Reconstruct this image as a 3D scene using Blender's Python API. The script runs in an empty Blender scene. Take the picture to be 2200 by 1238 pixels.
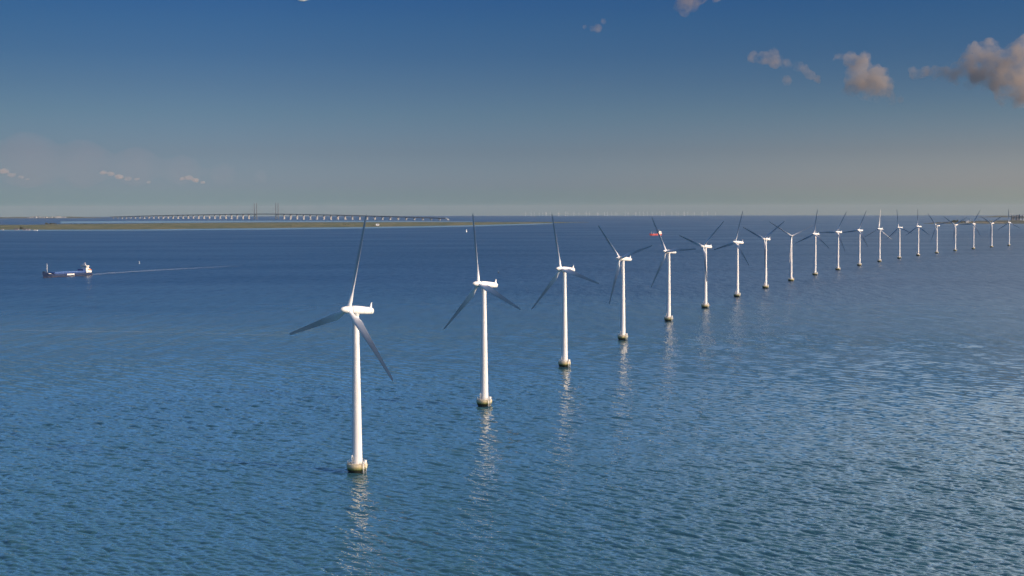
import bpy, bmesh, math, random
import numpy as np
from mathutils import Vector, Matrix, noise

scene = bpy.context.scene
COL = scene.collection
rad = math.radians

# ------------------------------------------------------------------ camera
CAM_H = 103.35
EARTH = 7.4e6                      # earth radius with standard refraction: the sea drops away and makes the horizon
F_PX, W_PX, H_PX = 2808.0, 2200.0, 1238.0
PITCH, ROLL = 3.468, -0.10
cam_data = bpy.data.cameras.new('camera')
cam = bpy.data.objects.new('camera', cam_data)
COL.objects.link(cam)
cam_data.sensor_width = 36.0
cam_data.lens = 36.0 * F_PX / W_PX
cam_data.clip_start = 1.0
cam_data.clip_end = 200000.0
cam.matrix_world = (Matrix.Translation((0, 0, CAM_H)) @ Matrix.Rotation(rad(90 - PITCH), 4, 'X')
                    @ Matrix.Rotation(rad(ROLL), 4, 'Z'))
scene.camera = cam

# ------------------------------------------------------------------ sky and sun
SUN_AZ, SUN_EL = 112.0, 24.0       # azimuth from +Y towards +X
world = bpy.data.worlds.new('World')
scene.world = world
world.use_nodes = True
wn, wl = world.node_tree.nodes, world.node_tree.links
wn.clear()
sky = wn.new('ShaderNodeTexSky')
sky.sky_type = 'NISHITA'
sky.sun_disc = False
sky.sun_elevation = rad(SUN_EL)
sky.sun_rotation = rad(SUN_AZ)
sky.altitude = 0
sky.air_density = 1.0
sky.dust_density = 1.0
sky.ozone_density = 1.5
SKY_STOPS = [  # elevation in degrees, tint of the clear sky at that height: a grey hazy horizon under deep blue
    (-2.0, (0.59, 0.86, 1.26)), (0.2, (0.57, 0.86, 1.27)), (1.02, (0.515, 0.665, 1.10)), (2.45, (0.385, 0.485, 0.78)),
    (4.08, (0.299, 0.422, 0.654)), (5.31, (0.241, 0.366, 0.595)), (6.63, (0.181, 0.322, 0.564)), (7.96, (0.146, 0.303, 0.555)),
    (9.02, (0.118, 0.279, 0.553)), (10.0, (0.17, 0.35, 0.64)), (11.5, (0.84, 1.44, 2.28)), (15.0, (0.94, 1.56, 2.40)), (21.0, (0.90, 1.40, 2.10)), (29.0, (0.68, 1.02, 1.52)), (38.0, (0.50, 0.78, 1.22))]
geo = wn.new('ShaderNodeTexCoord')
sep = wn.new('ShaderNodeSeparateXYZ')
wl.new(geo.outputs['Generated'], sep.inputs[0])
asn = wn.new('ShaderNodeMath'); asn.operation = 'ARCSINE'
wl.new(sep.outputs['Z'], asn.inputs[0])
ramps = wn.new('ShaderNodeMapRange')
ramps.inputs['From Min'].default_value = rad(-2); ramps.inputs['From Max'].default_value = rad(38)
wl.new(asn.outputs[0], ramps.inputs['Value'])
ramp = wn.new('ShaderNodeValToRGB')
wl.new(ramps.outputs[0], ramp.inputs[0])
el = ramp.color_ramp.elements
while len(el) > 1:
    el.remove(el[-1])
for i, (e, c) in enumerate(SKY_STOPS):
    p = min(1.0, max(0.0, (e + 2) / 40.0))
    s = el[0] if i == 0 else el.new(p)
    s.position = p
    s.color = (c[0] / 4, c[1] / 4, c[2] / 4, 1)
mul = wn.new('ShaderNodeMix'); mul.data_type = 'RGBA'; mul.blend_type = 'MULTIPLY'
mul.inputs['Factor'].default_value = 1.0; mul.clamp_result = False
wl.new(sky.outputs[0], mul.inputs['A']); wl.new(ramp.outputs[0], mul.inputs['B'])
bg = wn.new('ShaderNodeBackground')
bg.inputs['Strength'].default_value = 0.10
# whiter, brighter sky high on the sunward side
dotr = wn.new('ShaderNodeVectorMath'); dotr.operation = 'DOT_PRODUCT'
dotr.inputs[1].default_value = (math.sin(rad(80)), math.cos(rad(80)), 0)
wl.new(geo.outputs['Generated'], dotr.inputs[0])
sr = wn.new('ShaderNodeMapRange'); sr.interpolation_type = 'SMOOTHSTEP'
sr.inputs['From Min'].default_value = 0.12; sr.inputs['From Max'].default_value = 0.60
wl.new(dotr.outputs['Value'], sr.inputs['Value'])
se = wn.new('ShaderNodeMapRange'); se.interpolation_type = 'SMOOTHSTEP'
se.inputs['From Min'].default_value = rad(10.5); se.inputs['From Max'].default_value = rad(20)
wl.new(asn.outputs[0], se.inputs['Value'])
sm = wn.new('ShaderNodeMath'); sm.operation = 'MULTIPLY'
wl.new(sr.outputs[0], sm.inputs[0]); wl.new(se.outputs[0], sm.inputs[1])
veil = wn.new('ShaderNodeMix'); veil.data_type = 'RGBA'
veil.inputs['A'].default_value = (4.0, 4.0, 4.0, 1); veil.inputs['B'].default_value = (46.0, 20.5, 9.4, 1)
wl.new(sm.outputs[0], veil.inputs['Factor'])
mul2 = wn.new('ShaderNodeMix'); mul2.data_type = 'RGBA'; mul2.blend_type = 'MULTIPLY'
mul2.inputs['Factor'].default_value = 1.0
wl.new(mul.outputs['Result'], mul2.inputs['A']); wl.new(veil.outputs['Result'], mul2.inputs['B'])
# warmer haze low down on the sunward side
lo = wn.new('ShaderNodeMapRange'); lo.interpolation_type = 'SMOOTHSTEP'
lo.inputs['From Min'].default_value = rad(6.0); lo.inputs['From Max'].default_value = rad(1.0)
wl.new(asn.outputs[0], lo.inputs['Value'])
lm = wn.new('ShaderNodeMath'); lm.operation = 'MULTIPLY'
wl.new(sr.outputs[0], lm.inputs[0]); wl.new(lo.outputs[0], lm.inputs[1])
warm = wn.new('ShaderNodeMix'); warm.data_type = 'RGBA'
warm.inputs['A'].default_value = (1, 1, 1, 1); warm.inputs['B'].default_value = (1.55, 1.27, 1.08, 1)
wl.new(lm.outputs[0], warm.inputs['Factor'])
sl_ = wn.new('ShaderNodeMapRange'); sl_.interpolation_type = 'SMOOTHSTEP'
sl_.inputs['From Min'].default_value = -0.02; sl_.inputs['From Max'].default_value = -0.30
wl.new(dotr.outputs['Value'], sl_.inputs['Value'])
dim = wn.new('ShaderNodeMix'); dim.data_type = 'RGBA'
dim.inputs['A'].default_value = (1, 1, 1, 1); dim.inputs['B'].default_value = (0.86, 0.88, 0.86, 1)
wl.new(sl_.outputs[0], dim.inputs['Factor']); wl.new(dim.outputs['Result'], warm.inputs['A'])
mul3 = wn.new('ShaderNodeMix'); mul3.data_type = 'RGBA'; mul3.blend_type = 'MULTIPLY'
mul3.inputs['Factor'].default_value = 1.0
wl.new(mul2.outputs['Result'], mul3.inputs['A']); wl.new(warm.outputs['Result'], mul3.inputs['B'])
wl.new(mul3.outputs['Result'], bg.inputs['Color'])
wo = wn.new('ShaderNodeOutputWorld')
wl.new(bg.outputs[0], wo.inputs['Surface'])

sd = bpy.data.lights.new('sun', 'SUN')
sd.energy = 3.1
sd.angle = rad(0.53)
sd.color = (1.0, 0.88, 0.70)
sun = bpy.data.objects.new('sun', sd)
COL.objects.link(sun)
sdir = Vector((math.sin(rad(SUN_AZ)) * math.cos(rad(SUN_EL)), math.cos(rad(SUN_AZ)) * math.cos(rad(SUN_EL)), math.sin(rad(SUN_EL))))
sun.rotation_euler = sdir.to_track_quat('Z', 'Y').to_euler()
sun.location = sdir * 500 + Vector((0, 0, 300))

vs = scene.view_settings
vs.view_transform = 'Standard'; vs.look = 'None'; vs.exposure = 0.0; vs.gamma = 1.0; vs.use_curve_mapping = False
scene.cycles.max_bounces = 6
scene.cycles.diffuse_bounces = 3
scene.cycles.glossy_bounces = 3
scene.cycles.volume_bounces = 2
scene.cycles.transparent_max_bounces = 12
scene.cycles.caustics_reflective = False
scene.cycles.caustics_refractive = False
scene.cycles.sample_clamp_indirect = 6.0

# ------------------------------------------------------------------ helpers
def drop(x, y):
    return -(x * x + y * y) / (2 * EARTH)

def at(px, py, h=0.0):
    """the point at height h over the curved sea seen in photo pixel (px, py)"""
    d = cam.matrix_world.to_3x3() @ Vector(((px - W_PX / 2) / F_PX, -(py - H_PX / 2) / F_PX, -1.0))
    a = (d.x * d.x + d.y * d.y) / (2 * EARTH)
    b = d.z
    c = CAM_H - h
    disc = max(b * b - 4 * a * c, 0.0)
    t = (-b - math.sqrt(disc)) / (2 * a)
    return Vector((d.x * t, d.y * t, drop(d.x * t, d.y * t) + h))

def ray(px, py, dist):
    d = (cam.matrix_world.to_3x3() @ Vector(((px - W_PX / 2) / F_PX, -(py - H_PX / 2) / F_PX, -1.0))).normalized()
    return Vector((0, 0, CAM_H)) + d * dist

def mat(name, color, rough=0.5, metallic=0.0, spec=0.5, var=0.0, scale=1.0, bump=0.0):
    m = bpy.data.materials.new(name)
    m.use_nodes = True
    nt = m.node_tree
    b = nt.nodes['Principled BSDF']
    b.inputs['Base Color'].default_value = (*color, 1)
    b.inputs['Roughness'].default_value = rough
    b.inputs['Metallic'].default_value = metallic
    b.inputs['Specular IOR Level'].default_value = spec
    if var > 0:
        tc = nt.nodes.new('ShaderNodeTexCoord')
        n = nt.nodes.new('ShaderNodeTexNoise')
        n.inputs['Scale'].default_value = scale
        n.inputs['Detail'].default_value = 5
        nt.links.new(tc.outputs['Object'], n.inputs['Vector'])
        r = nt.nodes.new('ShaderNodeValToRGB')
        lo = [max(0, c * (1 - var)) for c in color]; hi = [min(1, c * (1 + var)) for c in color]
        r.color_ramp.elements[0].position = 0.3; r.color_ramp.elements[0].color = (*lo, 1)
        r.color_ramp.elements[1].position = 0.7; r.color_ramp.elements[1].color = (*hi, 1)
        nt.links.new(n.outputs['Fac'], r.inputs[0])
        nt.links.new(r.outputs[0], b.inputs['Base Color'])
        if bump > 0:
            bp = nt.nodes.new('ShaderNodeBump')
            bp.inputs['Strength'].default_value = 0.5
            bp.inputs['Distance'].default_value = bump
            nt.links.new(n.outputs['Fac'], bp.inputs['Height'])
            nt.links.new(bp.outputs[0], b.inputs['Normal'])
    return m

class MB:
    """collects shapes in one bmesh and links them as ONE object"""
    def __init__(self):
        self.bm = bmesh.new()
    def _m(self, verts, M):
        if M is not None:
            bmesh.ops.transform(self.bm, matrix=M, verts=verts)
        return self
    def box(self, lo, hi, M=None):
        c = [(lo[i] + hi[i]) / 2 for i in range(3)]
        s = [hi[i] - lo[i] for i in range(3)]
        r = bmesh.ops.create_cube(self.bm, size=1.0, matrix=Matrix.Translation(c) @ Matrix.Diagonal((*s, 1)))
        return self._m(r['verts'], M)
    def lathe(self, prof, n=32, M=None, cap=True):
        rings = []
        for (r, z) in prof:
            rings.append([self.bm.verts.new((r * math.cos(2 * math.pi * k / n), r * math.sin(2 * math.pi * k / n), z)) for k in range(n)])
        for a, b in zip(rings, rings[1:]):
            for k in range(n):
                self.bm.faces.new((a[k], a[(k + 1) % n], b[(k + 1) % n], b[k]))
        if cap:
            self.bm.faces.new(rings[0][::-1]); self.bm.faces.new(rings[-1])
        return self._m([v for r in rings for v in r], M)
    def loft(self, loops, M=None, cap=True):
        rings = [[self.bm.verts.new(p) for p in lp] for lp in loops]
        n = len(rings[0])
        for a, b in zip(rings, rings[1:]):
            for k in range(n):
                self.bm.faces.new((a[k], a[(k + 1) % n], b[(k + 1) % n], b[k]))
        if cap:
            self.bm.faces.new(rings[0][::-1]); self.bm.faces.new(rings[-1])
        return self._m([v for r in rings for v in r], M)
    def tube(self, p, q, r, n=8, r2=None):
        p, q = Vector(p), Vector(q)
        d = q - p
        M = Matrix.Translation(p) @ d.to_track_quat('Z', 'Y').to_matrix().to_4x4()
        return self.lathe([(r, 0), (r if r2 is None else r2, d.length)], n, M)
    def torus(self, R, r, z, n=32, m=6):
        loops = []
        for i in range(n):
            a = 2 * math.pi * i / n
            loops.append([self.bm.verts.new(((R + r * math.cos(2 * math.pi * j / m)) * math.cos(a), (R + r * math.cos(2 * math.pi * j / m)) * math.sin(a), z + r * math.sin(2 * math.pi * j / m))) for j in range(m)])
        for i in range(n):
            a, b = loops[i], loops[(i + 1) % n]
            for j in range(m):
                self.bm.faces.new((a[j], b[j], b[(j + 1) % m], a[(j + 1) % m]))
        return self
    def sphere(self, c, r, M=None, sub=2, scale=(1, 1, 1)):
        rr = bmesh.ops.create_icosphere(self.bm, subdivisions=sub, radius=r, matrix=Matrix.Translation(c) @ Matrix.Diagonal((*scale, 1)))
        return self._m(rr['verts'], M)
    def build(self, name, m, parent=None, smooth=False, angle=None, kind=None):
        bmesh.ops.recalc_face_normals(self.bm, faces=self.bm.faces)
        me = bpy.data.meshes.new(name)
        self.bm.to_mesh(me); self.bm.free()
        if m is not None:
            me.materials.append(m)
        if smooth or angle:
            me.polygons.foreach_set('use_smooth', [True] * len(me.polygons))
            if angle:
                me.set_sharp_from_angle(angle=rad(angle))
        o = bpy.data.objects.new(name, me)
        COL.objects.link(o)
        if parent is not None:
            o.parent = parent
        if kind:
            o['kind'] = kind
        return o

def tag(o, label, cat, group=None, kind=None):
    o['label'] = label; o['category'] = cat
    if group: o['group'] = group
    if kind: o['kind'] = kind
    return o

def empty(name, loc, rz=0.0):
    o = bpy.data.objects.new(name, None)
    o.empty_display_size = 1.0
    COL.objects.link(o)
    o.location = loc
    o.rotation_euler = (0, 0, rz)
    return o

def copy_tree(o, parent=None):
    c = o.copy(); COL.objects.link(c); c.parent = parent
    for ch in list(o.children):
        copy_tree(ch, c)
    return c

def set_local(o, M):
    o.matrix_parent_inverse = Matrix.Identity(4)
    o.matrix_basis = M

M_WHITE = mat('turbine_white_paint', (0.80, 0.80, 0.78), 0.38, var=0.03, scale=0.15)
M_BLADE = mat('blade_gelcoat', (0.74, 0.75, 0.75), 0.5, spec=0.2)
def paint_tip_shade(m):
    # white root section; shade on the outer blade painted into its colour as grey
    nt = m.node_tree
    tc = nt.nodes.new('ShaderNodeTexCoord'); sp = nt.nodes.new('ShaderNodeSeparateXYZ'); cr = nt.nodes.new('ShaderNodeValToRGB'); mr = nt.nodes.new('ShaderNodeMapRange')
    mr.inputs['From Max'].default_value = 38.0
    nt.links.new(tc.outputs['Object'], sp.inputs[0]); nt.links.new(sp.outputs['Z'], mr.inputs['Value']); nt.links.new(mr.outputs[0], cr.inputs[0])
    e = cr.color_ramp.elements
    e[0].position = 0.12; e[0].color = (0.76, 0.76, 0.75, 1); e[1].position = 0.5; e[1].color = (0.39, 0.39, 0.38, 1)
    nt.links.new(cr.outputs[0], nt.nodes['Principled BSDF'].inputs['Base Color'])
paint_tip_shade(M_BLADE)
def streaks(m, hi, lo):
    nt = m.node_tree; N, L = nt.nodes, nt.links
    tc = N.new('ShaderNodeTexCoord'); mp = N.new('ShaderNodeMapping'); mp.inputs['Scale'].default_value = (1.1, 1.1, 0.05)
    n = N.new('ShaderNodeTexNoise'); n.inputs['Scale'].default_value = 1.6; n.inputs['Detail'].default_value = 5
    cr = N.new('ShaderNodeValToRGB'); e = cr.color_ramp.elements
    e[0].position = 0.32; e[0].color = (*lo, 1); e[1].position = 0.56; e[1].color = (*hi, 1)
    L.new(tc.outputs['Object'], mp.inputs['Vector']); L.new(mp.outputs[0], n.inputs['Vector']); L.new(n.outputs['Fac'], cr.inputs[0])
    L.new(cr.outputs[0], N['Principled BSDF'].inputs['Base Color'])
streaks(M_WHITE, (0.79, 0.785, 0.76), (0.66, 0.64, 0.59))
M_STEEL = mat('galvanised_steel', (0.62, 0.62, 0.60), 0.4, metallic=0.3)
M_DARK = mat('dark_steel', (0.03, 0.035, 0.04), 0.5)
M_YELLOW = mat('beacon_yellow', (0.75, 0.55, 0.08), 0.5)

# ------------------------------------------------------------------ sea: one curved sheet with real waves near the camera
def ocean_tile(n, L, seed, wind_dir, peak, hs, pw=18):
    rng = np.random.default_rng(seed)
    k1 = np.fft.fftfreq(n, d=L / n) * 2 * np.pi
    kx, ky = np.meshgrid(k1, k1, indexing='ij')
    k = np.hypot(kx, ky); k[0, 0] = 1e-6
    kp = 2 * np.pi / peak
    wx, wy = math.cos(wind_dir), math.sin(wind_dir)
    c = (kx * wx + ky * wy) / k
    spec = k ** -3.85 * np.exp(-1.1 * (kp / k) ** 2)
    spread = 0.004 + np.where(c > 0, c, 0) ** pw + 0.03 * np.abs(c) ** 4
    amp = np.sqrt(spec * spread)
    amp[0, 0] = 0
    amp[k > 2 * np.pi / 0.7] = 0
    ph = (rng.normal(size=(n, n)) + 1j * rng.normal(size=(n, n)))
    H = amp * ph
    base = np.real(np.fft.ifft2(H))
    H *= hs / 4 / base.std()
    lam = 2 * np.pi / k
    bands = []
    for lo, hi in ((0.0, 1.6), (1.6, 3.2), (3.2, 6.4), (6.4, 12.8), (12.8, 1e9)):
        m = (lam >= lo) & (lam < hi)
        hgt = np.real(np.fft.ifft2(H * m))
        ch = 1.0
        dx = np.real(np.fft.ifft2(H * m * (-1j) * kx / k)) * ch
        dy = np.real(np.fft.ifft2(H * m * (-1j) * ky / k)) * ch
        bands.append((max(lo, 0.8), np.stack([dx, dy, hgt], -1).astype(np.float32)))
    return bands

def sample_tile(t, L, x, y):
    n = t.shape[0]
    u = (x / L * n) % n; v = (y / L * n) % n
    i = np.floor(u).astype(np.int64); j = np.floor(v).astype(np.int64)
    fu = (u - i)[:, None].astype(np.float32); fv = (v - j)[:, None].astype(np.float32)
    i %= n; j %= n
    i2 = (i + 1) % n; j2 = (j + 1) % n
    return (t[i, j] * (1 - fu) * (1 - fv) + t[i2, j] * fu * (1 - fv) + t[i, j2] * (1 - fu) * fv + t[i2, j2] * fu * fv)

def build_sea():
    rings = [0.0]
    r = 30.0
    while r < 300: rings.append(r); r += 30
    r = 315.0
    while r < 62000:
        rings.append(r)
        r += max(0.42, min(0.29 * r * r / 134600.0, 0.02 * r))
    rings = np.array(rings)
    fine = np.arange(-26.0, 26.0001, 0.05)
    coarse = np.concatenate([np.arange(26.5, 40, 1.0), np.arange(40, 320, 4.0), np.arange(320, 333.6, 1.0)])
    ang = np.radians(np.concatenate([fine, coarse]))
    na, nr = len(ang), len(rings)
    RR, AA = np.meshgrid(rings, ang, indexing='ij')
    x = (RR * np.sin(AA)).ravel(); y = (RR * np.cos(AA)).ravel()
    z = -(x * x + y * y) / (2 * EARTH)
    dr = np.gradient(rings)
    step = np.repeat(np.maximum(dr, rings * rad(0.05)), na)
    fade_r = np.repeat(np.clip((rings - 300) / 40, 0, 1), na)
    a_deg = np.degrees(AA).ravel(); a_deg = np.where(a_deg > 180, a_deg - 360, a_deg)
    fade = fade_r * np.clip((26.0 - np.abs(a_deg)) / 1.5, 0, 1)
    wind = math.atan2(0.62, 0.79)
    specs = [(11, 230.0, wind + 0.12, 8.0, 0.50, 0.0), (23, 171.0, wind + 0.62, 4.6, 0.28, 0.61)]
    sel = np.nonzero((fade > 0) & (np.repeat(rings, na) < 4500))[0]
    xs, ys = x[sel], y[sel]
    disp = np.zeros((len(sel), 3), np.float32)
    # slow gusts: patches where the small waves stand higher or lower
    g = np.sin(xs / 131.0 + 1.7 * np.sin(ys / 210.0)) * np.sin(ys / 173.0 + 1.3 * np.sin(xs / 157.0 + 2.0))
    for seed, L, wd, pk, hs, rot in specs:
        ca, sa = math.cos(rot), math.sin(rot)
        u = xs * ca + ys * sa; v = -xs * sa + ys * ca
        for lam, t in ocean_tile(768, L, seed, wd - rot, pk, hs):
            w = np.clip((lam / step[sel] - 1.6) / 1.2, 0, 1)
            idx = np.nonzero(w > 0)[0]
            if len(idx) == 0: continue
            s = sample_tile(t, L, u[idx], v[idx])
            dx = s[:, 0] * ca - s[:, 1] * sa; dy = s[:, 0] * sa + s[:, 1] * ca
            k = (w[idx] * (1 + (0.38 * g[idx] if lam < 6 else 0.12 * g[idx])))
            disp[idx, 0] += dx * k; disp[idx, 1] += dy * k; disp[idx, 2] += s[:, 2] * k
    x[sel] += disp[:, 0] * fade[sel]; y[sel] += disp[:, 1] * fade[sel]; z[sel] += disp[:, 2] * fade[sel]
    co = np.stack([x, y, z], -1).astype(np.float32)
    i = np.arange(nr - 1)[:, None]; j = np.arange(na)[None, :]
    j2 = (j + 1) % na
    quads = np.stack([i * na + j, i * na + j2, (i + 1) * na + j2, (i + 1) * na + j], -1).reshape(-1, 4)
    quads = quads[na:] if False else quads
    me = bpy.data.meshes.new('sea')
    me.vertices.add(len(co)); me.vertices.foreach_set('co', co.ravel())
    nq = len(quads)
    me.loops.add(nq * 4); me.loops.foreach_set('vertex_index', quads[:, ::-1].astype(np.int32).ravel())
    me.polygons.add(nq)
    me.polygons.foreach_set('loop_start', (np.arange(nq) * 4).astype(np.int32))
    me.polygons.foreach_set('use_smooth', np.ones(nq, bool))
    me.update(calc_edges=True)
    o = bpy.data.objects.new('sea', me)
    COL.objects.link(o)
    o['kind'] = 'structure'
    return o

def sea_material(name='sea_water', base=(0.003, 0.026, 0.070), shoal=(0.029, 0.094, 0.126)):
    m = bpy.data.materials.new(name)
    m.use_nodes = True
    nt = m.node_tree; N, L = nt.nodes, nt.links
    b = N['Principled BSDF']
    b.inputs['IOR'].default_value = 1.333
    g = N.new('ShaderNodeNewGeometry')
    flat = N.new('ShaderNodeVectorMath'); flat.operation = 'MULTIPLY'; flat.inputs[1].default_value = (1, 1, 0)
    L.new(g.outputs['Position'], flat.inputs[0])
    ln = N.new('ShaderNodeVectorMath'); ln.operation = 'LENGTH'
    L.new(flat.outputs[0], ln.inputs[0])
    # waves too small to be modelled far out become surface roughness
    rr = N.new('ShaderNodeMapRange'); rr.interpolation_type = 'SMOOTHSTEP'
    rr.inputs['From Min'].default_value = 350; rr.inputs['From Max'].default_value = 1900
    rr.inputs['To Min'].default_value = 0.055; rr.inputs['To Max'].default_value = 0.34
    L.new(ln.outputs['Value'], rr.inputs['Value'])
    mp = N.new('ShaderNodeMapping'); mp.inputs['Rotation'].default_value = (0, 0, rad(-50))
    mp.inputs['Scale'].default_value = (1.0, 0.28, 1.0)
    L.new(flat.outputs[0], mp.inputs['Vector'])
    n1 = N.new('ShaderNodeTexNoise'); n1.inputs['Scale'].default_value = 0.55; n1.inputs['Detail'].default_value = 3; n1.inputs['Roughness'].default_value = 0.55
    L.new(mp.outputs[0], n1.inputs['Vector'])
    bs = N.new('ShaderNodeMapRange')
    bs.inputs['From Min'].default_value = 350; bs.inputs['From Max'].default_value = 2500
    bs.inputs['To Min'].default_value = 0.10; bs.inputs['To Max'].default_value = 0.02
    L.new(ln.outputs['Value'], bs.inputs['Value'])
    bp = N.new('ShaderNodeBump'); bp.inputs['Distance'].default_value = 1.0
    L.new(n1.outputs['Fac'], bp.inputs['Height'])
    L.new(bs.outputs[0], bp.inputs['Strength'])
    # unresolved steep ripples far out show more of the water and less of the sky
    sl = N.new('ShaderNodeMapRange'); sl.interpolation_type = 'SMOOTHSTEP'
    sl.inputs['From Min'].default_value = 400; sl.inputs['From Max'].default_value = 3200
    sl.inputs['To Min'].default_value = 0.5; sl.inputs['To Max'].default_value = 0.14
    L.new(ln.outputs['Value'], sl.inputs['Value'])
    # cat's paws: lanes of rougher and smoother ripple
    mp4 = N.new('ShaderNodeMapping'); mp4.inputs['Rotation'].default_value = (0, 0, rad(-74)); mp4.inputs['Scale'].default_value = (0.085, 0.030, 1.0)
    L.new(flat.outputs[0], mp4.inputs['Vector'])
    n4 = N.new('ShaderNodeTexNoise'); n4.inputs['Scale'].default_value = 1.0; n4.inputs['Detail'].default_value = 6; n4.inputs['Roughness'].default_value = 0.62
    L.new(mp4.outputs[0], n4.inputs['Vector'])
    c4 = N.new('ShaderNodeMapRange'); c4.inputs['From Min'].default_value = 0.32; c4.inputs['From Max'].default_value = 0.68
    c4.inputs['To Min'].default_value = 0.30; c4.inputs['To Max'].default_value = 1.75
    L.new(n4.outputs['Fac'], c4.inputs['Value'])
    sm4 = N.new('ShaderNodeMath'); sm4.operation = 'MULTIPLY'; sm4.use_clamp = True
    L.new(sl.outputs[0], sm4.inputs[0]); L.new(c4.outputs[0], sm4.inputs[1])
    L.new(sm4.outputs[0], b.inputs['Specular IOR Level'])
    # broader wave groups that carry the texture into the middle distance
    n3 = N.new('ShaderNodeTexNoise'); n3.inputs['Scale'].default_value = 0.055; n3.inputs['Detail'].default_value = 4; n3.inputs['Roughness'].default_value = 0.6
    L.new(mp.outputs[0], n3.inputs['Vector'])
    b3 = N.new('ShaderNodeMapRange'); b3.interpolation_type = 'SMOOTHSTEP'
    b3.inputs['From Min'].default_value = 500; b3.inputs['From Max'].default_value = 1500
    b3.inputs['To Min'].default_value = 0.0; b3.inputs['To Max'].default_value = 1.0
    L.new(ln.outputs['Value'], b3.inputs['Value'])
    bp3 = N.new('ShaderNodeBump'); bp3.inputs['Distance'].default_value = 3.5
    L.new(n3.outputs['Fac'], bp3.inputs['Height'])
    b4 = N.new('ShaderNodeMapRange'); b4.interpolation_type = 'SMOOTHSTEP'
    b4.inputs['From Min'].default_value = 1800; b4.inputs['From Max'].default_value = 6000
    b4.inputs['To Min'].default_value = 1.0; b4.inputs['To Max'].default_value = 0.25
    L.new(ln.outputs['Value'], b4.inputs['Value'])
    bm_ = N.new('ShaderNodeMath'); bm_.operation = 'MULTIPLY'
    L.new(b3.outputs[0], bm_.inputs[0]); L.new(b4.outputs[0], bm_.inputs[1]); L.new(bm_.outputs[0], bp3.inputs['Strength'])
    L.new(bp.outputs[0], bp3.inputs['Normal'])
    L.new(bp3.outputs[0], b.inputs['Normal'])
    # large slicks and gust lanes
    mp2 = N.new('ShaderNodeMapping'); mp2.inputs['Scale'].default_value = (0.0016, 0.0042, 1)
    mp2.inputs['Rotation'].default_value = (0, 0, rad(6))
    L.new(flat.outputs[0], mp2.inputs['Vector'])
    n2 = N.new('ShaderNodeTexNoise'); n2.inputs['Scale'].default_value = 1.0; n2.inputs['Detail'].default_value = 4
    L.new(mp2.outputs[0], n2.inputs['Vector'])
    ro = N.new('ShaderNodeMapRange'); ro.inputs['From Min'].default_value = 0.3; ro.inputs['From Max'].default_value = 0.7
    ro.inputs['To Min'].default_value = -0.05; ro.inputs['To Max'].default_value = 0.05
    L.new(n2.outputs['Fac'], ro.inputs['Value'])
    ad = N.new('ShaderNodeMath'); ad.operation = 'ADD'
    L.new(rr.outputs[0], ad.inputs[0]); L.new(ro.outputs[0], ad.inputs[1])
    L.new(ad.outputs[0], b.inputs['Roughness'])
    cr = N.new('ShaderNodeValToRGB')
    cr.color_ramp.elements[0].position = 0.35; cr.color_ramp.elements[0].color = (base[0] * 0.85, base[1] * 0.92, base[2] * 0.95, 1)
    cr.color_ramp.elements[1].position = 0.65; cr.color_ramp.elements[1].color = (base[0] * 1.2, base[1] * 1.1, base[2] * 1.05, 1)
    L.new(n2.outputs['Fac'], cr.inputs[0])
    if shoal is not None:
        # the bank the turbines stand on: shallower, paler green water towards the viewer
        sh = N.new('ShaderNodeMapRange'); sh.interpolation_type = 'SMOOTHSTEP'
        sh.inputs['From Min'].default_value = 2000; sh.inputs['From Max'].default_value = 300
        nd = N.new('ShaderNodeMath'); nd.operation = 'MULTIPLY_ADD'; nd.inputs[1].default_value = 700; nd.inputs[2].default_value = -350
        L.new(n2.outputs['Fac'], nd.inputs[0])
        ad2 = N.new('ShaderNodeMath'); ad2.operation = 'ADD'
        L.new(nd.outputs[0], ad2.inputs[0]); L.new(ln.outputs['Value'], ad2.inputs[1]); L.new(ad2.outputs[0], sh.inputs['Value'])
        mx = N.new('ShaderNodeMix'); mx.data_type = 'RGBA'
        L.new(sh.outputs[0], mx.inputs['Factor']); L.new(cr.outputs[0], mx.inputs['A']); mx.inputs['B'].default_value = (*shoal, 1)
        L.new(mx.outputs['Result'], b.inputs['Base Color'])
    else:
        L.new(cr.outputs[0], b.inputs['Base Color'])
    return m

M_SEA = sea_material()
sea = build_sea()
sea.data.materials.append(M_SEA)

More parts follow.
